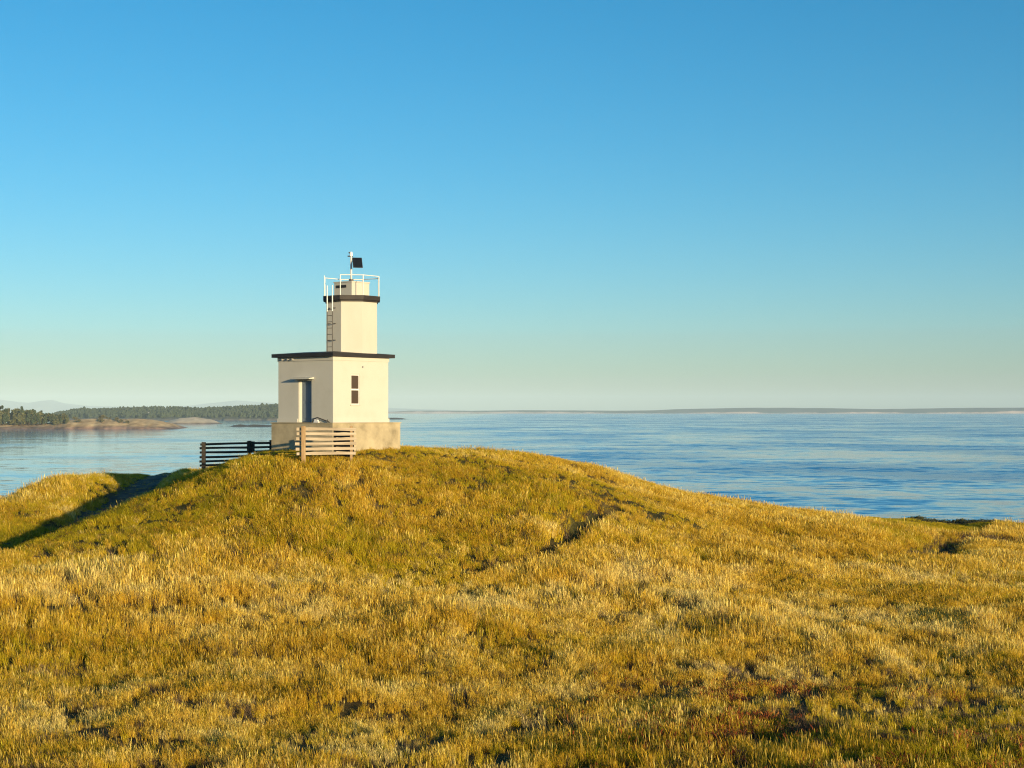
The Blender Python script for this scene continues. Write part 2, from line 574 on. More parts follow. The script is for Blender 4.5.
def sample(dens_near, dens_far, y0=24, y1=150, margin=6):
    """points over the visible slope, thinning with distance"""
    out = []
    ys = np.arange(y0, y1, 1.0)
    for y in ys:
        d = dens_near + (dens_far - dens_near) * float(sstep(30, 85, np.array([y]))[0])
        x0, x1 = -.341 * y - margin, .341 * y + margin
        n = RNG.poisson((x1 - x0) * d)
        out.append(np.stack([RNG.uniform(x0, x1, n), RNG.uniform(y, y + 1, n)], 1))
    return np.concatenate(out)


pts = sample(96, 48)
X, Y = pts[:, 0], pts[:, 1]
PX = 512 + F * X / Y
p_, q_ = lh_local(X, Y)
ok = ~((p_ > -.25) & (p_ < 4.75) & (q_ > -.25) & (q_ < 4.35))
dl = path_l(X, Y)
ok &= (dl > .75 + .5 * RNG.random(len(X))) | (RNG.random(len(X)) < .45)
ok &= (seg_dist(X, Y, PATH_M) > np.where(Y > 69.5, .2, .30) + .16 * RNG.random(len(X))) & (seg_dist(X, Y, PATH_R) > np.where(Y < 84, .7, .3) + .2 * RNG.random(len(X)))
# thin, threadbare patches where the thatch shows dark
thin = fbm(X, Y, 3.2, 4, .6, 8)
ok &= RNG.random(len(X)) < np.clip(1.9 - 2.6 * sstep(.46, .74, thin), .42, 1)
clump = fbm(X, Y, .62, 2, .5, 41)
ok &= RNG.random(len(X)) < np.clip(.14 + 1.0 * sstep(.36, .62, clump) + .6 * sward_mask(PX, Y), 0, 1)
Z = height(X, Y)
ok &= Z > -14
ok &= ~((PX < 560) & (Y > 118)) 
ok &= ~((PX < 250) & (Y > 118))
X, Y, Z, PX, dl = X[ok], Y[ok], Z[ok], PX[ok], dl[ok]
G = greenness(X, Y)
HGT = .62 + 1.0 * np.clip((fbm(X, Y, 5, 4, .55, 12) - .5) * 2.2 + .32, 0, 1)
HGT *= 1 - .45 * sstep(66, 76, Y) * (1 - sstep(620, 760, PX)) * sstep(60, 130, PX)     # shorter on the windy crest
HGT *= .74 + .26 * sstep(36, 54, Y)
sward = sward_mask(PX, Y)
HGT *= 1 - .30 * sstep(240, 190, PX) * sstep(60, 64, Y) * sstep(80, 74, Y)
HGT *= 1 - .75 * sward
# short turf around the building and along the little track
p_, q_ = lh_local(X, Y)
near = np.exp(-((p_ - 2) ** 2 + (q_ - 1) ** 2) / 18)
HGT *= 1 - .45 * near
HGT *= np.where(seg_dist(X, Y, PATH_M2) < .4, .7, 1)
HGT *= np.where(dl < 1.0, .38, 1)
HGT = np.maximum(HGT, .16)
u = RNG.random(len(X))
isgreen = u < np.clip(G * 1.05, .03, .97)
red = (PX > 560) & (Y < 40) & (fbm(X, Y, 2.6, 3, .6, 21) > .47) & (RNG.random(len(X)) < .25 * np.clip(1 - abs(PX - 770) / 320, 0, 1))
isred = red
dead_shade_p = sstep(.52, .66, fbm(X, Y, .85, 3, .6, 51)) * (.34 + .25 * sstep(48, 36, Y) + .35 * sstep(520, 800, PX) * sstep(46, 36, Y)) * (sward < .3) * sstep(82, 66, Y)
sward = sward * (seg_dist(X, Y, PATH_D) > 2)
dead_shade_p = np.maximum(dead_shade_p, .75 * np.exp(-(seg_dist(X, Y, PATH_D) / 1.4) ** 4))  # dark stems also set along the trails in place of groove shade
dead_shade_p = np.maximum(dead_shade_p, .65 * np.exp(-(seg_dist(X, Y, PATH_M) / .62) ** 4))
dead_shade_p = np.maximum(dead_shade_p, .55 * np.exp(-(seg_dist(X, Y, PATH_R) / 1.1) ** 4))
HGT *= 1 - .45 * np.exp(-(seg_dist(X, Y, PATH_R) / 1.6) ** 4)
dead_shade_p = np.maximum(dead_shade_p, .75 * np.exp(-(seg_dist(X, Y, PATH_S) / .6) ** 4))
dead_shade_p = np.maximum(dead_shade_p, .5 * np.exp(-(seg_dist(X, Y, PATH_M3) / .7) ** 4))
isdead_or_shade = ~isred & (RNG.random(len(X)) < dead_shade_p)
isgreen &= ~isdead_or_shade
isstalk = ~isdead_or_shade & ~isred & ~isgreen & (RNG.random(len(X)) < .17) & (sward < .3)
isgold = ~isred & ~isgreen & ~isstalk & ~isdead_or_shade
tint = np.clip(.5 + (fbm(X, Y, 1.6, 3, .6, 30) - .5) * 1.5 + (fbm(X, Y, 11, 3, .5, 31) - .5) * 1.0 + RNG.normal(0, .13, len(X)) - .34 * sstep(55, 62, Y) * sstep(80, 74, Y) * sstep(640, 480, PX) + .13 * np.exp(-((Y - 51) / 4.0) ** 2), 0, 1)
wid = 1 + .75 * sstep(35, 80, Y)       # blades drawn out in wider bunches where tufts are fewer


def go(mask, name, label, coln, tilt, hs=1.0, tn=None):
    s = (HGT[mask] * hs * RNG.uniform(.8, 1.2, mask.sum()))
    scl = np.stack([wid[mask] * np.sqrt(s) , wid[mask] * np.sqrt(s), s], 1)
    t = tint[mask] if tn is None else tn[mask]
    return scatter(name, label, 'grass', np.stack([X[mask], Y[mask], Z[mask]], 1), scl, t, coln, tilt)


go(isgold, 'golden_grass', 'dry golden grass covering the hill and the hollow in front of it', C_gold, .09)
go(isgreen, 'green_grass', 'olive green grass growing between the dry golden grass', C_green, .09, 1.0,
   np.clip(1.12 - G * .55 + (tint - .5) * .7, 0, 1))
go(isstalk, 'seed_stalks', 'pale upright seed stalks standing out of the golden grass', C_stalk, .07)
go(isdead_or_shade, 'dead_and_shade_stalks', 'dark brown dead stems matted between the golden grass, standing in for shade along the trails', C_dead_shade, .2)
go(isred, 'red_weeds', 'rust red weeds among the grass in the near right foreground', C_red, .16)

# ------------------------------------------------------------------ sea
M_sea, nt, b = new_mat('sea_water')
b.inputs['Base Color'].default_value = (.014, .19, .42, 1)
b.inputs['IOR'].default_value = 1.33
pat = noise_node(nt, 1.0, 6, .62, mscale=(.0052, .0050, 1))
pr = N(nt, 'ShaderNodeMapRange'); pr.inputs[1].default_value = .44; pr.inputs[2].default_value = .60
pr.inputs[3].default_value = .0; pr.inputs[4].default_value = 1.0
# the sheltered bay on the left lies smoother than the open strait
tcs = N(nt, 'ShaderNodeTexCoord'); sxx = N(nt, 'ShaderNodeSeparateXYZ'); nt.links.new(tcs.outputs['Object'], sxx.inputs[0])
bay = N(nt, 'ShaderNodeMapRange'); bay.inputs[1].default_value = -230; bay.inputs[2].default_value = 20
bay.inputs[3].default_value = -.11; bay.inputs[4].default_value = 0
nt.links.new(sxx.outputs[0], bay.inputs[0])
pad = N(nt, 'ShaderNodeMath', operation='ADD'); nt.links.new(pat.outputs[0], pad.inputs[0]); nt.links.new(bay.outputs[0], pad.inputs[1])
nt.links.new(pad.outputs[0], pr.inputs[0])
rr_ = N(nt, 'ShaderNodeMapRange'); rr_.inputs[3].default_value = .08; rr_.inputs[4].default_value = .18
nt.links.new(pr.outputs[0], rr_.inputs[0]); nt.links.new(rr_.outputs[0], b.inputs['Roughness'])
# wave slopes: two scales of facets, calmer in slicks and in the bay
st = N(nt, 'ShaderNodeMapRange'); st.inputs[3].default_value = .45; st.inputs[4].default_value = 1.3
nt.links.new(pr.outputs[0], st.inputs[0])
rs_ = N(nt, 'ShaderNodeMapRange'); rs_.inputs[1].default_value = -230; rs_.inputs[2].default_value = 20
rs_.inputs[3].default_value = .10; rs_.inputs[4].default_value = 1.0
nt.links.new(sxx.outputs[0], rs_.inputs[0])
amp_ = N(nt, 'ShaderNodeMath', operation='MULTIPLY'); off = N(nt, 'ShaderNodeMapRange'); off.inputs[1].default_value = 1200; off.inputs[2].default_value = 4200
off.inputs[3].default_value = 1.0; off.inputs[4].default_value = 2.1          # fresher wind out in the open strait
nt.links.new(sxx.outputs[1], off.inputs[0])
am0 = N(nt, 'ShaderNodeMath', operation='MULTIPLY'); nt.links.new(st.outputs[0], am0.inputs[0]); nt.links.new(off.outputs[0], am0.inputs[1])
nt.links.new(am0.outputs[0], amp_.inputs[0]); nt.links.new(rs_.outputs[0], amp_.inputs[1])


def slope(scale, detail, k, warp):
    n_ = noise_node(nt, 1.0, detail, .6, mscale=scale)
    n_.inputs['Distortion'].default_value = warp
    su = N(nt, 'ShaderNodeVectorMath', operation='SUBTRACT'); su.inputs[1].default_value = (.5, .5, .5)
    mu = N(nt, 'ShaderNodeVectorMath', operation='MULTIPLY'); mu.inputs[1].default_value = (k, k, 0)
    nt.links.new(n_.outputs['Color'], su.inputs[0]); nt.links.new(su.outputs[0], mu.inputs[0])
    return mu


s1, s2 = slope((.022, .030, 1), 3, .55, .4), slope((.13, .20, 1), 3, .75, .3)
va = N(nt, 'ShaderNodeVectorMath', operation='ADD'); nt.links.new(s1.outputs[0], va.inputs[0]); nt.links.new(s2.outputs[0], va.inputs[1])
vs = N(nt, 'ShaderNodeVectorMath', operation='SCALE'); nt.links.new(va.outputs[0], vs.inputs[0]); nt.links.new(amp_.outputs[0], vs.inputs['Scale'])
vn = N(nt, 'ShaderNodeVectorMath', operation='ADD'); vn.inputs[1].default_value = (0, 0, 1); nt.links.new(vs.outputs[0], vn.inputs[0])
vm = N(nt, 'ShaderNodeVectorMath', operation='NORMALIZE'); nt.links.new(vn.outputs[0], vm.inputs[0])
nt.links.new(vm.outputs[0], b.inputs['Normal'])
bm = bmesh.new()
E = 33000
q = [bm.verts.new(v) for v in ((-E, -E, SEA), (E, -E, SEA), (E, E, SEA), (-E, E, SEA))]
bm.faces.new(q)
tag(obj('sea', bm, M_sea), kind='structure')

# ------------------------------------------------------------------ islands and far shores
def profile(L):
    a = np.array(L, float)
    return lambda px: np.interp(px, a[:, 0], a[:, 1])


def land(name, prof, px0, px1, d0, dridge, d1, mat, nx=160, ny=26, rough=.12, base=SEA, rs=40, pw=.6):
    """low land whose skyline ground row is prof(px), shore at depth d0, crest at dridge"""
    pxs = np.linspace(px0, px1, nx); ts = np.linspace(0, 1, ny)
    PXg, T = np.meshgrid(pxs, ts)
    D = d0 + (d1 - d0) * T
    edge = sstep(px0, px0 + 12, PXg) * sstep(px1, px1 - 12, PXg)
    D = D + (fbm(PXg, PXg * 0, 14, 3, .6, 3) - .5) * (dridge - d0) * .45
    Xg = (PXg - 512) / F * dridge * (.4 + .6 * D / dridge)
    top = -(prof(PXg) - HY) / F * dridge
    tr = (dridge - d0) / (d1 - d0)
    up = np.where(T < tr, (T / tr) ** pw, 1 - ((T - tr) / (1 - tr)) ** 2)
    Hh = (top - base) * edge
    Zg = base - 1.2 + (Hh + 1.2) * up
    Zg = Zg + (fbm(Xg, D, rs, 4, .6, 7) - .5) * np.maximum(Hh, 0) * rough * 2 * up
    co = np.stack([Xg, D, Zg], -1).reshape(-1, 3)
    i = np.arange(nx * ny).reshape(ny, nx)
    q = np.stack([i[:-1, :-1], i[:-1, 1:], i[1:, 1:], i[1:, :-1]], -1).reshape(-1, 4)
    me = bpy.data.meshes.new(name)
    me.from_pydata(co.tolist(), [], q.tolist())
    for p in me.polygons: p.use_smooth = True
    me.materials.append(mat)
    o = bpy.data.objects.new(name, me); o['kind'] = 'structure'
    link(o)
    return o, (Xg, D, Zg)


def shore_mat(name, rock, grass, z0, z1, scale=.05, amp=2.5):
    """rock up to z0, grass above z1 (a real belt of bare rock along the tide line)"""
    m, nt, b = new_mat(name)
    geo = N(nt, 'ShaderNodeNewGeometry'); sx = N(nt, 'ShaderNodeSeparateXYZ'); nt.links.new(geo.outputs['Position'], sx.inputs[0])
    no = noise_node(nt, scale, 6, .65)
    ad = N(nt, 'ShaderNodeMath', operation='MULTIPLY_ADD'); ad.inputs[1].default_value = (z1 - z0) * amp
    nt.links.new(no.outputs[0], ad.inputs[0]); nt.links.new(sx.outputs[2], ad.inputs[2])
    mr = N(nt, 'ShaderNodeMapRange'); o_ = (z1 - z0) * amp / 2
    mr.inputs[1].default_value = z0 + o_; mr.inputs[2].default_value = z1 + o_
    nt.links.new(ad.outputs[0], mr.inputs[0])
    rk = ramp(nt, [(.3, rock[0]), (.7, rock[1])]); gr = ramp(nt, [(.35, grass[0]), (.65, grass[1])])
    n2 = noise_node(nt, scale * 2.4, 6, .65)
    nt.links.new(n2.outputs[0], rk.inputs[0]); nt.links.new(n2.outputs[0], gr.inputs[0])
    mx = N(nt, 'ShaderNodeMix', data_type='RGBA')
    nt.links.new(mr.outputs[0], mx.inputs[0]); nt.links.new(rk.outputs[0], mx.inputs[6]); nt.links.new(gr.outputs[0], mx.inputs[7])
    nt.links.new(mx.outputs[2], b.inputs['Base Color']); b.inputs['Roughness'].default_value = .95
    return m


M_isle = shore_mat('island_grass_and_rock', ((.04, .026, .022), (.34, .22, .165)), ((.30, .18, .07), (.66, .49, .25)), SEA + 1.5, SEA + 4.5, .03)
M_islet = shore_mat('pale_rock', ((.10, .08, .07), (.22, .19, .16)), ((.40, .34, .24), (.58, .50, .38)), SEA + 1.0, SEA + 3, .03)
M_reef = shore_mat('dark_reef_rock', ((.02, .018, .017), (.05, .045, .04)), ((.03, .028, .025), (.07, .06, .05)), SEA + .5, SEA + 2, .06)
M_ridge = shore_mat('wooded_ridge_floor', ((.10, .085, .06), (.22, .18, .12)), ((.02, .03, .012), (.045, .05, .02)), SEA + 2.5, SEA + 5, .02)
M_bluff = shore_mat('pale_bluff', ((.34, .27, .23), (.66, .54, .48)), ((.018, .034, .052), (.03, .05, .065)), SEA + 6, SEA + 12, .0009, 15)
M_mount, _nt, _b = new_mat('far_mountain_rock')
_b.inputs['Base Color'].default_value = (.12, .13, .14, 1); _b.inputs['Roughness'].default_value = 1

isle, isle_g = land('island', profile([(-260, 417), (0, 423), (40, 423.5), (60, 421.5), (75, 419), (95, 418.5), (112, 419.5), (130, 418.6), (148, 419.5), (160, 421), (170, 423.5), (178, 426.5), (184, 429.5)]),
                    -260, 190, 1740, 1795, 1960, M_isle, nx=420, ny=60, rough=.10, rs=22)
land('islet', profile([(162, 424), (170, 420.5), (180, 418.4), (195, 417.3), (203, 418.5), (210, 419.5), (217, 421.5), (224, 424)]),
     158, 226, 2430, 2470, 2540, M_islet, nx=120, ny=24, rough=.14, rs=25)
land('reef', profile([(226, 427), (233, 425.3), (240, 424.4), (247, 425.4), (252, 424.6), (262, 424.8), (272, 425.2), (284, 425.6), (292, 427)]),
     224, 294, 2010, 2025, 2050, M_reef, nx=140, ny=14, rough=.22, rs=8)
land('reef.001', profile([(372, 419), (384, 417.9), (394, 417.6), (404, 418.2), (410, 419.2)]), 370, 412, 3800, 3830, 3900, M_reef, nx=60, ny=10, rough=.2, rs=20)
ridge, ridge_g = land('hills', profile([(20, 420), (45, 418.5), (60, 415.5), (72, 413.2), (84, 411.8), (100, 412), (120, 411.6), (142, 410.6), (166, 410.2), (190, 411), (206, 411.3), (226, 410.2), (246, 409.3), (262, 408.4), (282, 407.6), (300, 408), (330, 410), (352, 414), (372, 419)]),
                       18, 376, 3330, 3700, 4300, M_ridge, nx=360, ny=50, rough=.06, rs=120, pw=.75)
land('far_shore', profile([(340, 412.6), (392, 411.6), (410, 410.7), (470, 410.8), (520, 410.2), (570, 410.3), (610, 410.8), (650, 410.2), (690, 408.7), (740, 407.9), (790, 407.8), (840, 408.5), (880, 409.2), (930, 408.6), (975, 407.9), (1024, 407.7), (1200, 407.8), (1600, 410)]),
     330, 1620, 12600, 12760, 14500, M_bluff, nx=900, ny=30, rough=.10, rs=420, pw=.45)
land('mountains', profile([(-200, 404), (-90, 402), (-40, 400), (0, 399.5), (14, 401.5), (28, 403), (40, 401), (52, 400), (62, 403), (90, 406), (140, 407), (190, 405.5), (215, 402.5), (236, 400.5), (252, 401.5), (275, 403), (320, 406), (420, 409), (480, 411)]),
     -260, 500, 27500, 29000, 31500, M_mount, nx=400, ny=16, rough=.05, rs=900)

# trees -------------------------------------------------------------
M_bark = weathered('bark', [(.05, .035, .022), (.10, .075, .05)], .8, .95, 0)
M_leafD = weathered('dark_conifer_leaf', [(.022, .040, .014), (.05, .075, .026)], .5, .8, 0)
M_leafO = weathered('olive_leaf', [(.06, .07, .020), (.12, .115, .035)], .5, .8, 0)
M_leafS = weathered('scrub_leaf', [(.06, .062, .024), (.11, .095, .038)], .5, .8, 0)
M_forest = weathered('far_forest_leaf', [(.014, .026, .012), (.035, .052, .022)], .03, .9, 0)


def crown_bm(rng, h, w, conif, nleaf=420, ls=.10):
    bm = bmesh.new()
    lobes = []
    for k in range(9):
        t = rng.uniform(.15, 1)
        prof = (1 - t) ** .8 if conif else math.sin(math.pi * min(1, .12 + t * .86)) ** .6
        a = rng.uniform(0, 6.283)
        r = w * .5 * prof * rng.uniform(.3, .8)
        lobes.append((r * math.cos(a), r * math.sin(a), h * (.12 + .86 * t), w * (.16 if conif else .24) * rng.uniform(.7, 1.2)))
    lobes.append((0, 0, h * .9, w * .14))
    lobes.append((0, 0, h * .55, w * .3))
    for _ in range(nleaf):
        lx, ly, lz, lr = rng.choice(lobes)
        v = Vector((rng.gauss(0, 1), rng.gauss(0, 1), rng.gauss(0, 1))).normalized() * lr * rng.uniform(.55, 1.1)
        c = Vector((lx, ly, lz)) + Vector((v.x, v.y, v.z * (1.5 if conif else .8)))
        s = w * ls * rng.uniform(.6, 1.5)
        n = Vector((rng.gauss(0, 1), rng.gauss(0, 1), rng.gauss(0, 1) + .6)).normalized()
        t = n.orthogonal().normalized() * s; u_ = n.cross(t)
        bm.faces.new([bm.verts.new(c + t * .9), bm.verts.new(c + u_ * .7), bm.verts.new(c - t), bm.verts.new(c - u_ * .7)])
    return bm


def trunk_bm(h, r):
    bm = bmesh.new()
    tube(bm, (0, 0, -1), (0, 0, h * .45), r, 7, r * .7)
    tube(bm, (0, 0, h * .45), (h * .02, 0, h * .92), r * .7, 6, r * .15)
    for k in range(5):
        a = k * 2.4; z = h * (.28 + .11 * k)
        tube(bm, (0, 0, z), (math.cos(a) * h * .17, math.sin(a) * h * .17, z + h * .09), r * .35, 5, r * .08)
    return bm


rt = random.Random(21)
KINDS = []
for nm, lab, h, w, con, lm in (('conifer_tree', 'tall dark conifer standing in the wood on the near island', 17, 7.5, True, M_leafD),
                               ('conifer_tree', 'tall dark conifer standing in the wood on the near island', 15, 6.5, True, M_leafD),
                               ('broadleaf_tree', 'rounded olive green tree standing in the wood on the near island', 13, 10, False, M_leafO),
                               ('broadleaf_tree', 'rounded olive green tree standing in the wood on the near island', 11, 9, False, M_leafO),
                               ('shrub', 'low olive shrub on the grassy slope of the near island', 4.2, 6.5, False, M_leafS)):
    r = empty(nm, (0, 0, 0))
    tag(r, lab, 'shrub' if nm == 'shrub' else 'tree',
        {'conifer_tree': 'dark conifers on the near island', 'broadleaf_tree': 'olive broadleaf trees on the near island', 'shrub': 'shrubs on the near island'}[nm])
    obj('trunk' if nm != 'shrub' else 'stem', trunk_bm(h, h * .018), M_bark, r)
    obj('crown' if nm != 'shrub' else 'foliage', crown_bm(rt, h, w, con, 520 if nm != 'shrub' else 200), lm, r)
    KINDS.append([r, False])


def copy_tree(o):
    c = o.copy(); COL.objects.link(c)
    for ch in o.children:
        d = ch.copy(); COL.objects.link(d); d.parent = c
    return c


def surf(G3, px, d):
    """height of a land grid near a column and depth"""
    Xg, D, Zg = G3
    x = (px - 512) / F * d
    k = np.argmin((Xg - x) ** 2 + (D - d) ** 2)
    return x, float(Zg.ravel()[k])


def plant(kind, px, d, s):
    x, z = surf(isle_g, px, d)
    if z < SEA + 1.6: return
    rec = KINDS[kind]
    o = rec[0] if not rec[1] else copy_tree(rec[0])
    rec[1] = True
    o.location = (x, d, z - .3)
    o.rotation_euler = (0, 0, rt.uniform(0, 6.28))
    o.scale = (s * rt.uniform(.9, 1.15), s * rt.uniform(.9, 1.15), s)


for i in range(210):
    px = rt.uniform(-40, 70) if i % 3 else rt.uniform(-10, 48)
    d = rt.uniform(1756, 1806)
    fade = 1 - .5 * max(0, min(1, (px - 22) / 46))
    plant(rt.choice((0, 1, 2, 2, 2, 3, 3)), px, d, fade * rt.uniform(.85, 1.3))
for i in range(30):
    px = rt.choice((rt.uniform(-60, 70), rt.uniform(60, 150), rt.uniform(98, 122)))
    plant(4, px, rt.uniform(1765, 1800), rt.uniform(.45, 1.0))

# the wood on the far ridge reads as one mass
fv, ff = [], []
Xg, Dg, Zg = ridge_g
rf = np.random.default_rng(3)
cand = np.argwhere((Zg > SEA + 6))
sel = cand[rf.integers(0, len(cand), 5200)]
for a_, b_ in sel:
    dpx = rf.uniform(-3.0, 3.0)
    x = Xg[a_, b_] + dpx * 2; y = Dg[a_, b_] + rf.uniform(-9, 9); z = Zg[a_, b_] - 1
    if rf.random() < .05: continue
    h = rf.uniform(7, 12.5) * (1 if rf.random() < .95 else 1.2); w = h * rf.uniform(.26, .46)
    tops = ((0, w * .75, 0), (.3, w, .1), (.7, w * .72, .1), (1.0, w * .16, 0))
    i0 = len(fv); m_ = 5; ph = rf.uniform(0, 6)
    for t, r_, j in tops:
        for k in range(m_):
            rr = r_ * rf.uniform(.7, 1.25)
            fv.append((x + rr * math.cos(ph + k * 6.283 / m_), y + rr * math.sin(ph + k * 6.283 / m_), z + h * t + rf.uniform(-.6, .6) * (j > 0)))
    for s_ in range(len(tops) - 1):
        for k in range(m_):
            ff.append((i0 + s_ * m_ + k, i0 + s_ * m_ + (k + 1) % m_, i0 + (s_ + 1) * m_ + (k + 1) % m_, i0 + (s_ + 1) * m_ + k))
me = bpy.data.meshes.new('far_forest'); me.from_pydata(fv, [], ff); me.materials.append(M_forest)
tag(link(bpy.data.objects.new('far_forest', me)), 'blue green conifer forest covering the far ridge across the water', 'forest', kind='stuff')

# a small white house in a clearing of the ridge
hx, hz = surf(ridge_g, 154, 3500)
hp = P(154, 414.2, 3480)
house = empty('house', (hp[0], 3440, hp[2] - .5), R(20))
tag(house, 'tiny white house among the trees of the far ridge', 'house')
bm = bmesh.new(); box(bm, -5.5, 5.5, -4, 4, -8, 3.2); obj('wall', bm, M_wall, house)
bm = bmesh.new()
prism(bm, [(-6.2, -4.8, 3.2), (-6.2, 4.8, 3.2), (-6.2, 0, 5.8)], [(6.2, -4.8, 3.2), (6.2, 4.8, 3.2), (6.2, 0, 5.8)])
obj('roof', bm, M_grey, house)
for sx_ in (-3, 0, 3):
    bm = bmesh.new(); box(bm, sx_ - .6, sx_ + .6, -4.06, -4.003, .8, 2.2); obj('window', bm, M_glass, house)

# low dark thicket on the cliff edge to the right
M_thick = weathered('thicket_leaf', [(.03, .04, .010), (.085, .085, .02)], 2.0, .8, 0)
THK = None
for px, d, s_ in ((918, 127, .8), (930, 125, 1.1), (942, 126, 1.25), (953, 124, 1.0), (964, 125, 1.3), (976, 123, 1.05), (988, 124, 1.2), (1001, 122, .9), (1013, 123, 1.0), (1030, 121, 1.1)):
    if THK is None:
        THK = empty('shrub', (0, 0, 0)); o = THK
        tag(o, 'low dark green shrub in the thicket along the cliff edge at the right', 'shrub', 'thicket on the cliff edge')
        obj('stem', trunk_bm(.9, .03), M_bark, o); obj('foliage', crown_bm(rt, .95, 2.6, False, 1500, .03), M_thick, o)
    else: o = copy_tree(THK)
    x_ = (px - 512) / F * d
    o.location = (x_, d, float(height(np.array([x_]), np.array([float(d)]))[0]) - .15)
    o.rotation_euler = (0, 0, rt.uniform(0, 6)); o.scale = (s_ * rt.uniform(.9, 1.3), s_, s_ * rt.uniform(.28, .5))

# ------------------------------------------------------------------ lighthouse
# local axes: x runs along the sunny wall away from the near corner, y along the shaded wall
GZ = -1.9
LH = empty('lighthouse', (LH_BASE[0], LH_BASE[1], GZ), LH_YAW)
tag(LH, 'white lighthouse with octagonal tower on a square block with a black flat roof', 'lighthouse')
Z = lambda z: z - GZ
SW, SL = 3.98, 4.02          # sunny wall length, shaded wall length
zp, zw, zr = Z(-.64), Z(2.745), Z(2.93)

bm = bmesh.new(); box(bm, -.26, SW + .66, -.24, SL + .24, -1.6, zp)
pl = obj('plinth', bm, M_conc, LH, bevel=.02)
bm = bmesh.new(); box(bm, -.30, SW + .70, -.28, SL + .28, zp + .002, zp + .052); obj('plinth_cap', bm, M_conc, pl, bevel=.01)

# walls with a real doorway in the shaded side (x = 0) and window opening in the sunny side (y = 0)
dz0, dz1 = zp + .06, Z(1.60)                                   # doorway
dy0, dy1 = 1.53, 2.52
wx0, wx1, wz0, wz1 = 1.27, 1.89, Z(.33), Z(1.85)              # window
T = .30
wb = zp + .055
bm = bmesh.new()
box(bm, 0, T, 0, dy0, wb, zw); box(bm, 0, T, dy1, SL, wb, zw); box(bm, 0, T, dy0, dy1, dz1, zw)       # shaded wall
box(bm, T, wx0, 0, T, wb, zw); box(bm, wx1, SW, 0, T, wb, zw)
box(bm, wx0, wx1, 0, T, wb, wz0); box(bm, wx0, wx1, 0, T, wz1, zw)                                     # sunny wall
box(bm, T, SW, SL - T, SL, wb, zw); box(bm, SW - T, SW, T, SL - T, wb, zw)                             # two far walls
bmesh.ops.remove_doubles(bm, verts=bm.verts, dist=1e-4)
seen = {}
for f in list(bm.faces):                                        # drop the doubled inner faces where the blocks meet
    k = frozenset(v.index for v in f.verts) if False else tuple(sorted((round(v.co.x, 3), round(v.co.y, 3), round(v.co.z, 3)) for v in f.verts))
    seen.setdefault(k, []).append(f)
bmesh.ops.delete(bm, geom=[f for L_ in seen.values() if len(L_) > 1 for f in L_], context='FACES_ONLY')
wall = obj('wall', bm, M_wall, LH)
bm = bmesh.new()                                                # frieze under the eaves, mitred ring
def ring(bm, o, z0, z1, gap=None):
    a = .004
    box(bm, -o, SW + o, -o, -a, z0, z1)
    box(bm, -o, SW + o, SL + a, SL + o, z0, z1)
    if gap:
        box(bm, -o, -a, -a, gap[0], z0, z1); box(bm, -o, -a, gap[1], SL + a, z0, z1)
    else:
        box(bm, -o, -a, -a, SL + a, z0, z1)
    box(bm, SW + a, SW + o, -a, SL + a, z0, z1)
ring(bm, .035, zw - .20, zw - .003); obj('frieze', bm, M_wall, wall)
bm = bmesh.new(); ring(bm, .045, wb + .003, wb + .19, (dy0 - .02, dy1 + .02)); obj('base_course', bm, M_wall, wall)

# roof: black slab with a low raised middle
bm = bmesh.new()
e = .25
r0 = [(-e, -e), (SW + e, -e), (SW + e, SL + e), (-e, SL + e)]
box(bm, -e, SW + e, -e, SL + e, zw + .002, zr)
c0 = [(x, y, zr) for x, y in r0]
i_ = .9
c1 = [(i_, i_, zr + .11), (SW - i_, i_, zr + .11), (SW - i_, SL - i_, zr + .11), (i_, SL - i_, zr + .11)]
prism(bm, [(x * .999 + .002, y * .999 + .002, zr + .001) for x, y, z in c0], c1)
roof = obj('roof', bm, M_black, LH)
for yy in (3.62, 3.2, 2.85):
    bm = bmesh.new(); tube(bm, (-.16, yy, zw - .10), (-.037, yy, zw - .10), .038, 8); obj('eave_lamp', bm, M_grey, LH)

# door
bm = bmesh.new(); box(bm, .215, .265, dy0 + .05, dy1 - .05, dz0 + .01, dz1 - .05); dr = obj('door', bm, M_door, LH, bevel=.008)
bm = bmesh.new()
for (a0, a1, b0, b1) in ((dy0 + .16, dy1 - .16, dz0 + .2, dz0 + .95), (dy0 + .16, dy1 - .16, dz0 + 1.1, dz1 - .22)):
    box(bm, .200, .2145, a0, a1, b0, b1)
obj('door_panel', bm, M_door, dr, bevel=.004)
bm = bmesh.new(); tube(bm, (.215, dy0 + .14, dz0 + 1.0), (.13, dy0 + .14, dz0 + 1.0), .018, 8); tube(bm, (.135, dy0 + .14, dz0 + 1.0), (.135, dy0 + .26, dz0 + 1.0), .014, 8)
obj('handle', bm, M_steel, dr)
bm = bmesh.new()
box(bm, .012, .21, dy1 - .05, dy1 - .003, dz0, dz1 - .003); box(bm, .012, .21, dy0 + .003, dy0 + .05, dz0, dz1 - .003)
box(bm, .012, .21, dy0 + .051, dy1 - .051, dz1 - .05, dz1 - .003)
obj('door_frame', bm, M_wall, LH)
# canopy over the door
bm = bmesh.new()
cz0 = dz1 + .005
prism(bm, [(-.003, dy0 - .16, cz0 + .02), (-.003, dy0 - .16, cz0 + .11), (-.36, dy0 - .16, cz0 + .05), (-.36, dy0 - .16, cz0 + .01)],
      [(-.003, dy1 + .14, cz0 + .02), (-.003, dy1 + .14, cz0 + .11), (-.36, dy1 + .14, cz0 + .05), (-.36, dy1 + .14, cz0 + .01)])
obj('door_canopy', bm, M_wall, LH)

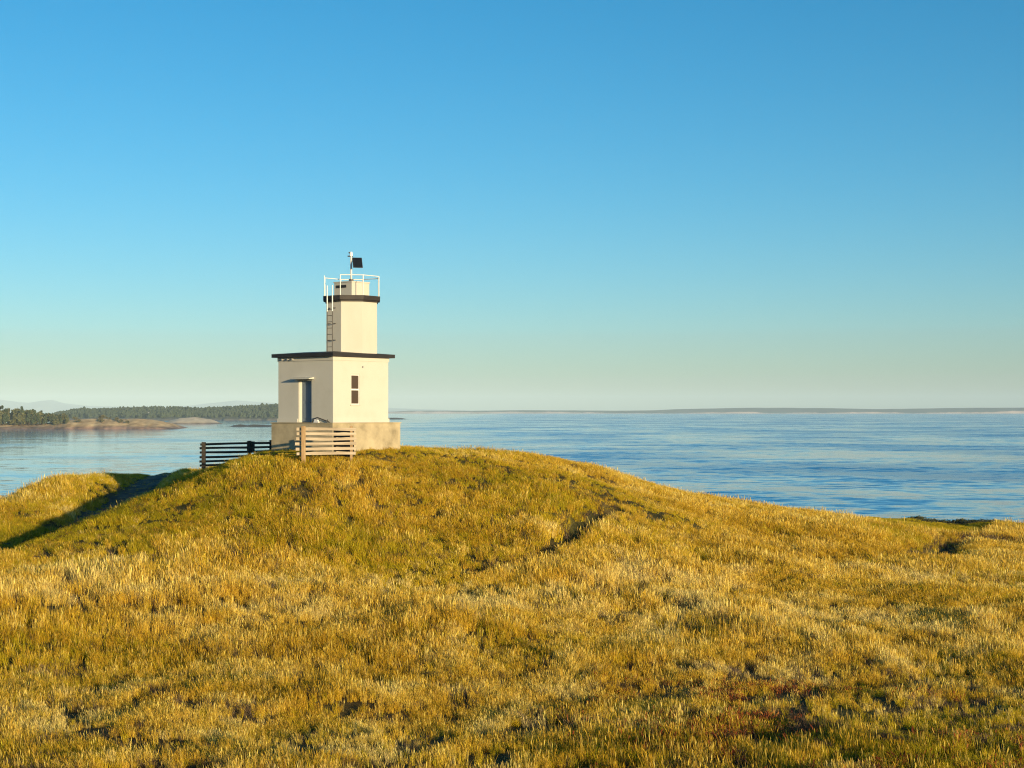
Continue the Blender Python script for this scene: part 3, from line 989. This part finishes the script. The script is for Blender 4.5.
# window
bm = bmesh.new()
g = .045
for (a0, a1, b0, b1) in ((wx0 + .003, wx0 + g, wz0 + .003, wz1 - .003), (wx1 - g, wx1 - .003, wz0 + .003, wz1 - .003),
                         (wx0 + g + .001, wx1 - g - .001, wz0 + .003, wz0 + g), (wx0 + g + .001, wx1 - g - .001, wz1 - g, wz1 - .003),
                         (wx0 + g + .001, wx1 - g - .001, (wz0 + wz1) / 2 - .04, (wz0 + wz1) / 2 + .04)):
    box(bm, a0, a1, .03, .12, b0, b1)
wn = obj('window', bm, M_white, LH)
for (b0, b1) in ((wz0 + g, (wz0 + wz1) / 2 - .04), ((wz0 + wz1) / 2 + .04, wz1 - g)):
    bm = bmesh.new(); box(bm, wx0 + g + .001, wx1 - g - .001, .07, .085, b0 + .001, b1 - .001); obj('pane', bm, M_glass, wn)
bm = bmesh.new(); box(bm, wx0 - .06, wx1 + .06, -.05, -.003, wz0 - .06, wz0 - .004); obj('sill', bm, M_wall, wn)
bm = bmesh.new(); box(bm, 2.04, 2.11, -.06, -.003, Z(2.2), Z(2.3)); obj('wall_vent', bm, M_grey, LH)

# tower
TX, TY = 2.65, 1.34
tz0, tz1, tz2 = zr + .02, Z(5.63), Z(5.915)
bm = bmesh.new(); prism(bm, octa(TX, TY, 1.41, tz0), octa(TX, TY, 1.40, tz1)); tw = obj('tower', bm, M_tower, LH)
bm = bmesh.new()
prism(bm, octa(TX, TY, 1.47, tz1 - .03), octa(TX, TY, 1.47, tz1 + .055))
prism(bm, octa(TX, TY, 1.58, tz1 + .057), octa(TX, TY, 1.58, tz2))
obj('gallery', bm, M_band, LH, bevel=.012)
# lantern base: small square drum turned a corner to the camera
bm = bmesh.new(); hd = .64
box(bm, TX - hd, TX + hd, TY - hd, TY + hd, tz2 + .002, Z(6.63)); lb = obj('lantern_base', bm, M_tower, LH, bevel=.035)
bm = bmesh.new(); box(bm, TX - hd - .03, TX + hd + .03, TY - hd - .03, TY + hd + .03, Z(6.632), Z(6.69)); obj('cap', bm, M_tower, lb, bevel=.015)
bm = bmesh.new(); box(bm, TX - hd - .02, TX - hd - .003, TY - .25, TY + .48, Z(6.36), Z(6.50)); obj('vent', bm, M_black, lb)
# gallery railing: eight posts, top rail, with a gap at the ladder
rl = bmesh.new()
po = [Vector(c) for c in octa(TX, TY, 1.51, tz2)]
rz = Z(6.95)
for k in range(8):
    if k == 3: continue
    a_, b_ = po[k].copy(), po[(k + 1) % 8].copy(); a_.z = b_.z = rz
    tube(rl, a_, b_, .022, 8)
rail = obj('railing', rl, M_white, LH)
for k in range(8):
    bm = bmesh.new(); c = po[k]; tube(bm, (c.x, c.y, tz2 + .001), (c.x, c.y, rz), .024, 8); obj('post', bm, M_white, rail)
# ladder up the shaded face of the tower
fa = Vector(octa(TX, TY, 1.51, 0)[3]); fb = Vector(octa(TX, TY, 1.51, 0)[4])
mid = (fa + fb) / 2
nn = (mid - Vector((TX, TY, 0))).normalized(); tt = (fb - fa).normalized()
mid = mid - tt * .02
lad = bmesh.new()
for s_ in (-.19, .19):
    p0 = mid + nn * .16 + tt * s_
    tube(lad, (p0.x, p0.y, zr + .05), (p0.x, p0.y, tz2 + .02), .022, 8)
ladder = obj('ladder', lad, M_steel, LH)
for k in range(9):
    z = zr + .35 + k * .32
    a_ = mid + nn * .16 - tt * .19; b_ = mid + nn * .16 + tt * .19
    bm = bmesh.new(); tube(bm, (a_.x, a_.y, z), (b_.x, b_.y, z), .014, 6); obj('rung', bm, M_steel, ladder)
bm = bmesh.new()
for s_ in (-.19, .19):
    p0 = mid + nn * .16 + tt * s_
    tube(bm, (p0.x, p0.y, Z(5.1)), (p0.x, p0.y, Z(6.42)), .030, 8)
obj('ladder_grab_rail', bm, M_white, ladder)
for z in (zr + .7, zr + 1.55, zr + 2.35):
    for s_ in (-.19, .19):
        bm = bmesh.new()
        a_ = mid + nn * .16 + tt * s_; b_ = mid - nn * .08 + tt * s_
        tube(bm, (a_.x, a_.y, z), (b_.x, b_.y, z), .018, 6)
        obj('ladder_bracket', bm, M_steel, ladder)

# mast, beacon and solar panel
mx_, my_ = TX - .02, TY + .02
bm = bmesh.new(); tube(bm, (mx_, my_, Z(6.692)), (mx_, my_, Z(8.03)), .052, 12)
mast = obj('mast', bm, M_white, LH, smooth=True)
bm = bmesh.new(); tube(bm, (mx_, my_, Z(6.691)), (mx_, my_, Z(6.84)), .13, 10); obj('mast_foot', bm, M_steel, mast)
bm = bmesh.new(); tube(bm, (mx_ - .12, my_ + .14, Z(8.04)), (mx_ + .06, my_ - .06, Z(8.04)), .035, 8); obj('beacon_bracket', bm, M_steel, mast)
bm = bmesh.new()
tube(bm, (mx_, my_, Z(8.045)), (mx_, my_, Z(8.10)), .075, 12); tube(bm, (mx_, my_, Z(8.102)), (mx_, my_, Z(8.26)), .085, 12, .06)
obj('beacon', bm, M_lens, mast, smooth=False)
bm = bmesh.new(); tube(bm, (mx_ - .08, my_ + .10, Z(8.22)), (mx_ - .03, my_ + .03, Z(8.22)), .04, 8); obj('beacon_hood', bm, M_steel, mast)
# panel axes in local space, facing the sun side and up
Mi = Matrix.Rotation(-LH_YAW, 3, 'Z')
right = Mi @ Vector((.98, .20, 0)).normalized()
dn = (Mi @ Vector((.17, -.62, -.80))).normalized()
dn = (dn - right * dn.dot(right) * .6).normalized()
nrm = right.cross(dn).normalized()
c0_ = Vector((mx_, my_, Z(7.96))) + right * .05
pw_, ph_ = .50, .70
def pan(bm, m, t0, t1):
    ring0 = [c0_ + right * m + dn * m, c0_ + right * (pw_ - m) + dn * m, c0_ + right * (pw_ - m) + dn * (ph_ - m), c0_ + right * m + dn * (ph_ - m)]
    prism(bm, [v + nrm * t0 for v in ring0], [v + nrm * t1 for v in ring0])
bm = bmesh.new(); pan(bm, 0, -.02, .02); sp = obj('solar_panel', bm, M_steel, LH)
bm = bmesh.new(); pan(bm, .02, -.024, -.0205); pan(bm, .02, .0205, .024); obj('cells', bm, M_panel, sp)
bm = bmesh.new(); tube(bm, (mx_, my_, Z(7.75)), c0_ + right * .25 + dn * .3, .02, 8); obj('strut', bm, M_steel, sp)

# low bent handrail lying on the plinth beside the door
hr = empty('handrail', LH.matrix_basis @ Vector((-.13, .9, zp + .055)), LH_YAW)
tag(hr, 'low dark bent handrail with a pale foot on the plinth right of the door', 'handrail')
bm = bmesh.new()
tube(bm, (0, .46, .0), (0, .40, .17), .028, 8); tube(bm, (0, .40, .17), (0, .10, .26), .028, 8); tube(bm, (0, .10, .26), (0, -.72, .05), .028, 8)
tube(bm, (0, -.72, .05), (0, -.78, .0), .028, 8); tube(bm, (0, -.62, .07), (0, -.66, .16), .022, 8)
obj('rail', bm, M_steel, hr)
bm = bmesh.new(); prism(bm, [(-.05, -.02, .002), (.06, -.02, .002), (.06, .32, .002), (-.05, .32, .002)], [(-.03, .06, .15), (.04, .06, .15), (.04, .26, .17), (-.03, .26, .17)])
obj('foot', bm, M_white, hr)

# ------------------------------------------------------------------ fences
def fence(name, label, a, b_, ztop, nb, pitch, bh, posts, over0, over1, front, wide=None, mat=None, pmat=None):
    """boards from plan point a to b_, post stations as distances from a"""
    A = Vector((a[0], a[1])); B = Vector((b_[0], b_[1]))
    L_ = (B - A).length
    d = (B - A).normalized()
    yaw = math.atan2(d.y, d.x)
    zb = float(height(np.array([a[0]]), np.array([a[1]]))[0])
    e_ = empty(name, (a[0], a[1], zb), yaw)
    tag(e_, label, 'fence', 'timber board fences by the lighthouse')
    rr = random.Random(len(label))
    for k in range(nb):
        z = ztop[0] - k * pitch - zb; z2 = ztop[1] - k * pitch - zb
        bm = bmesh.new()
        j0, j1 = rr.uniform(-.04, .04), rr.uniform(-.05, .05)
        n = 8; prev = None
        x0, x1 = -over0 + j0, L_ + over1 + j1
        w0, w1 = rr.uniform(-.012, .012), rr.uniform(-.012, .012)
        for i in range(n + 1):
            t = i / n; x = x0 + (x1 - x0) * t
            zc = z + (z2 - z) * t + math.sin(t * 3.14 * 1.5 + k) * .012 + w0 * (1 - t) + w1 * t
            hh = bh * (1 + .05 * math.sin(t * 9 + k * 2))
            cur = [bm.verts.new((x, -.018, zc - hh)), bm.verts.new((x, .018, zc - hh)), bm.verts.new((x, .018, zc)), bm.verts.new((x, -.018, zc))]
            if prev:
                for s_ in range(4): bm.faces.new((prev[s_], prev[(s_ + 1) % 4], cur[(s_ + 1) % 4], cur[s_]))
            else: bm.faces.new(cur[::-1])
            prev = cur
        bm.faces.new(prev)
        bmesh.ops.recalc_face_normals(bm, faces=bm.faces)
        obj('board', bm, mat or M_wood, e_)
    for s_, pw2, side in posts:
        p = A + d * s_
        zg = float(height(np.array([p.x]), np.array([p.y]))[0])
        zt = ztop[0] + (ztop[1] - ztop[0]) * s_ / L_ + .07
        y0 = (-.02 - pw2) if side < 0 else .02
        bm = bmesh.new(); box(bm, s_ - pw2 / 2, s_ + pw2 / 2, y0, y0 + pw2, zg - zb - .5, zt - zb); obj('post', bm, pmat or M_post, e_, bevel=.012)
    if wide:
        s0, s1, h0 = wide
        zt = ztop[0] + (ztop[1] - ztop[0]) * s0 / L_ + .04 - zb
        bm = bmesh.new(); box(bm, s0, s1, -.052, -.020, zt - h0, zt); obj('splice_panel', bm, mat or M_wood, e_, bevel=.006)
    return e_


a1 = P(303, 427.4, 71); b1 = P(354.5, 427.4, 71.6)
fence('fence', 'sunlit grey board fence of six rails in front of the lighthouse plinth', a1[:2], b1[:2], (a1[2] - .01, b1[2] - .01), 6, .232, .135,
      ((0, .20, -1), ((b1[0] - a1[0]) * .97, .12, 1)), .34, .10, True)
a3 = (b1[0] - .06, b1[1] + .16); b3 = P(334, 427, 72.6)[:2]
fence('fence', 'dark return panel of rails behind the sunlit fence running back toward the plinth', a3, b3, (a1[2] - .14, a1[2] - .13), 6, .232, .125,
      ((1.2, .10, 1),), .0, .0, True, mat=M_woodShade, pmat=M_woodShade)
a2 = P(204.5, 443.3, 85); b2 = P(276, 441.2, 84)
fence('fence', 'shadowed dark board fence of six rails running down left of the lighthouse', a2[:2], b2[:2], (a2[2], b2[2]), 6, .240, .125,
      ((0, .18, -1), (2.78, .16, -1), (4.0, .16, 1)), .28, .0, True, wide=(2.6, 3.06, .62), mat=M_woodShade, pmat=M_woodShade)

# ------------------------------------------------------------------ haze
m, nt, b = new_mat('sea_haze')
nt.nodes.remove(b)
pv = N(nt, 'ShaderNodeVolumePrincipled')
pv.inputs['Color'].default_value = (.57, .80, 1.0, 1); pv.inputs['Density'].default_value = 4.8e-5; pv.inputs['Anisotropy'].default_value = -.24
nt.links.new(pv.outputs[0], nt.nodes['Material Output'].inputs['Volume'])
bm = bmesh.new(); H_ = 33500
box(bm, -H_, H_, -H_, H_, -26.5, 330)
hz = obj('haze', bm, m); tag(hz, 'thin pale sea haze lying over the water', 'haze', kind='stuff')

# ------------------------------------------------------------------ light, sky, camera
SUN_AZ, SUN_EL = R(-56.5), R(7.6)      # plan angle from +X, elevation
sd = Vector((math.cos(SUN_AZ) * math.cos(SUN_EL), math.sin(SUN_AZ) * math.cos(SUN_EL), math.sin(SUN_EL)))
sl = bpy.data.lights.new('sun', 'SUN'); sl.energy = 5.0; sl.angle = R(.5); sl.color = (1.0, .77, .44)
so = bpy.data.objects.new('sun', sl); link(so)
so.rotation_euler = sd.to_track_quat('Z', 'Y').to_euler()
so.location = (30, -40, 60)

w = bpy.data.worlds.new('World'); S.world = w; w.use_nodes = True
nt = w.node_tree
bg = nt.nodes['Background']
sky = N(nt, 'ShaderNodeTexSky', sky_type='NISHITA')
sky.sun_disc = False
sky.sun_elevation = SUN_EL
sky.sun_rotation = math.pi / 2 - SUN_AZ          # sky azimuth is measured clockwise from +Y
sky.air_density = .9; sky.dust_density = .5; sky.ozone_density = 3.7; sky.altitude = 20
hs = N(nt, 'ShaderNodeHueSaturation'); hs.inputs['Saturation'].default_value = 1.21; hs.inputs['Hue'].default_value = .4865
nt.links.new(sky.outputs[0], hs.inputs['Color']); nt.links.new(hs.outputs[0], bg.inputs[0]); bg.inputs[1].default_value = .106

cam = bpy.data.cameras.new('camera'); co_ = bpy.data.objects.new('camera', cam); link(co_)
cam.sensor_width = 36; cam.lens = F / 1024 * 36
cam.shift_y = (HY - 384) / 1024
cam.clip_start = .1; cam.clip_end = 120000
co_.location = (0, 0, 0); co_.rotation_euler = (math.pi / 2, 0, 0)
S.camera = co_

S.view_settings.view_transform = 'Standard'; S.view_settings.look = 'None'
S.view_settings.exposure = 0.76; S.view_settings.gamma = 1; S.view_settings.use_curve_mapping = False
S.render.engine = 'CYCLES'
S.cycles.max_bounces = 6; S.cycles.transparent_max_bounces = 8; S.cycles.volume_bounces = 0
S.cycles.use_denoising = True
S.cycles.denoiser = 'OPENIMAGEDENOISE'
S.cycles.denoising_input_passes = 'RGB_ALBEDO_NORMAL'
S.cycles.denoising_prefilter = 'NONE'
S.cycles.filter_width = 1.15
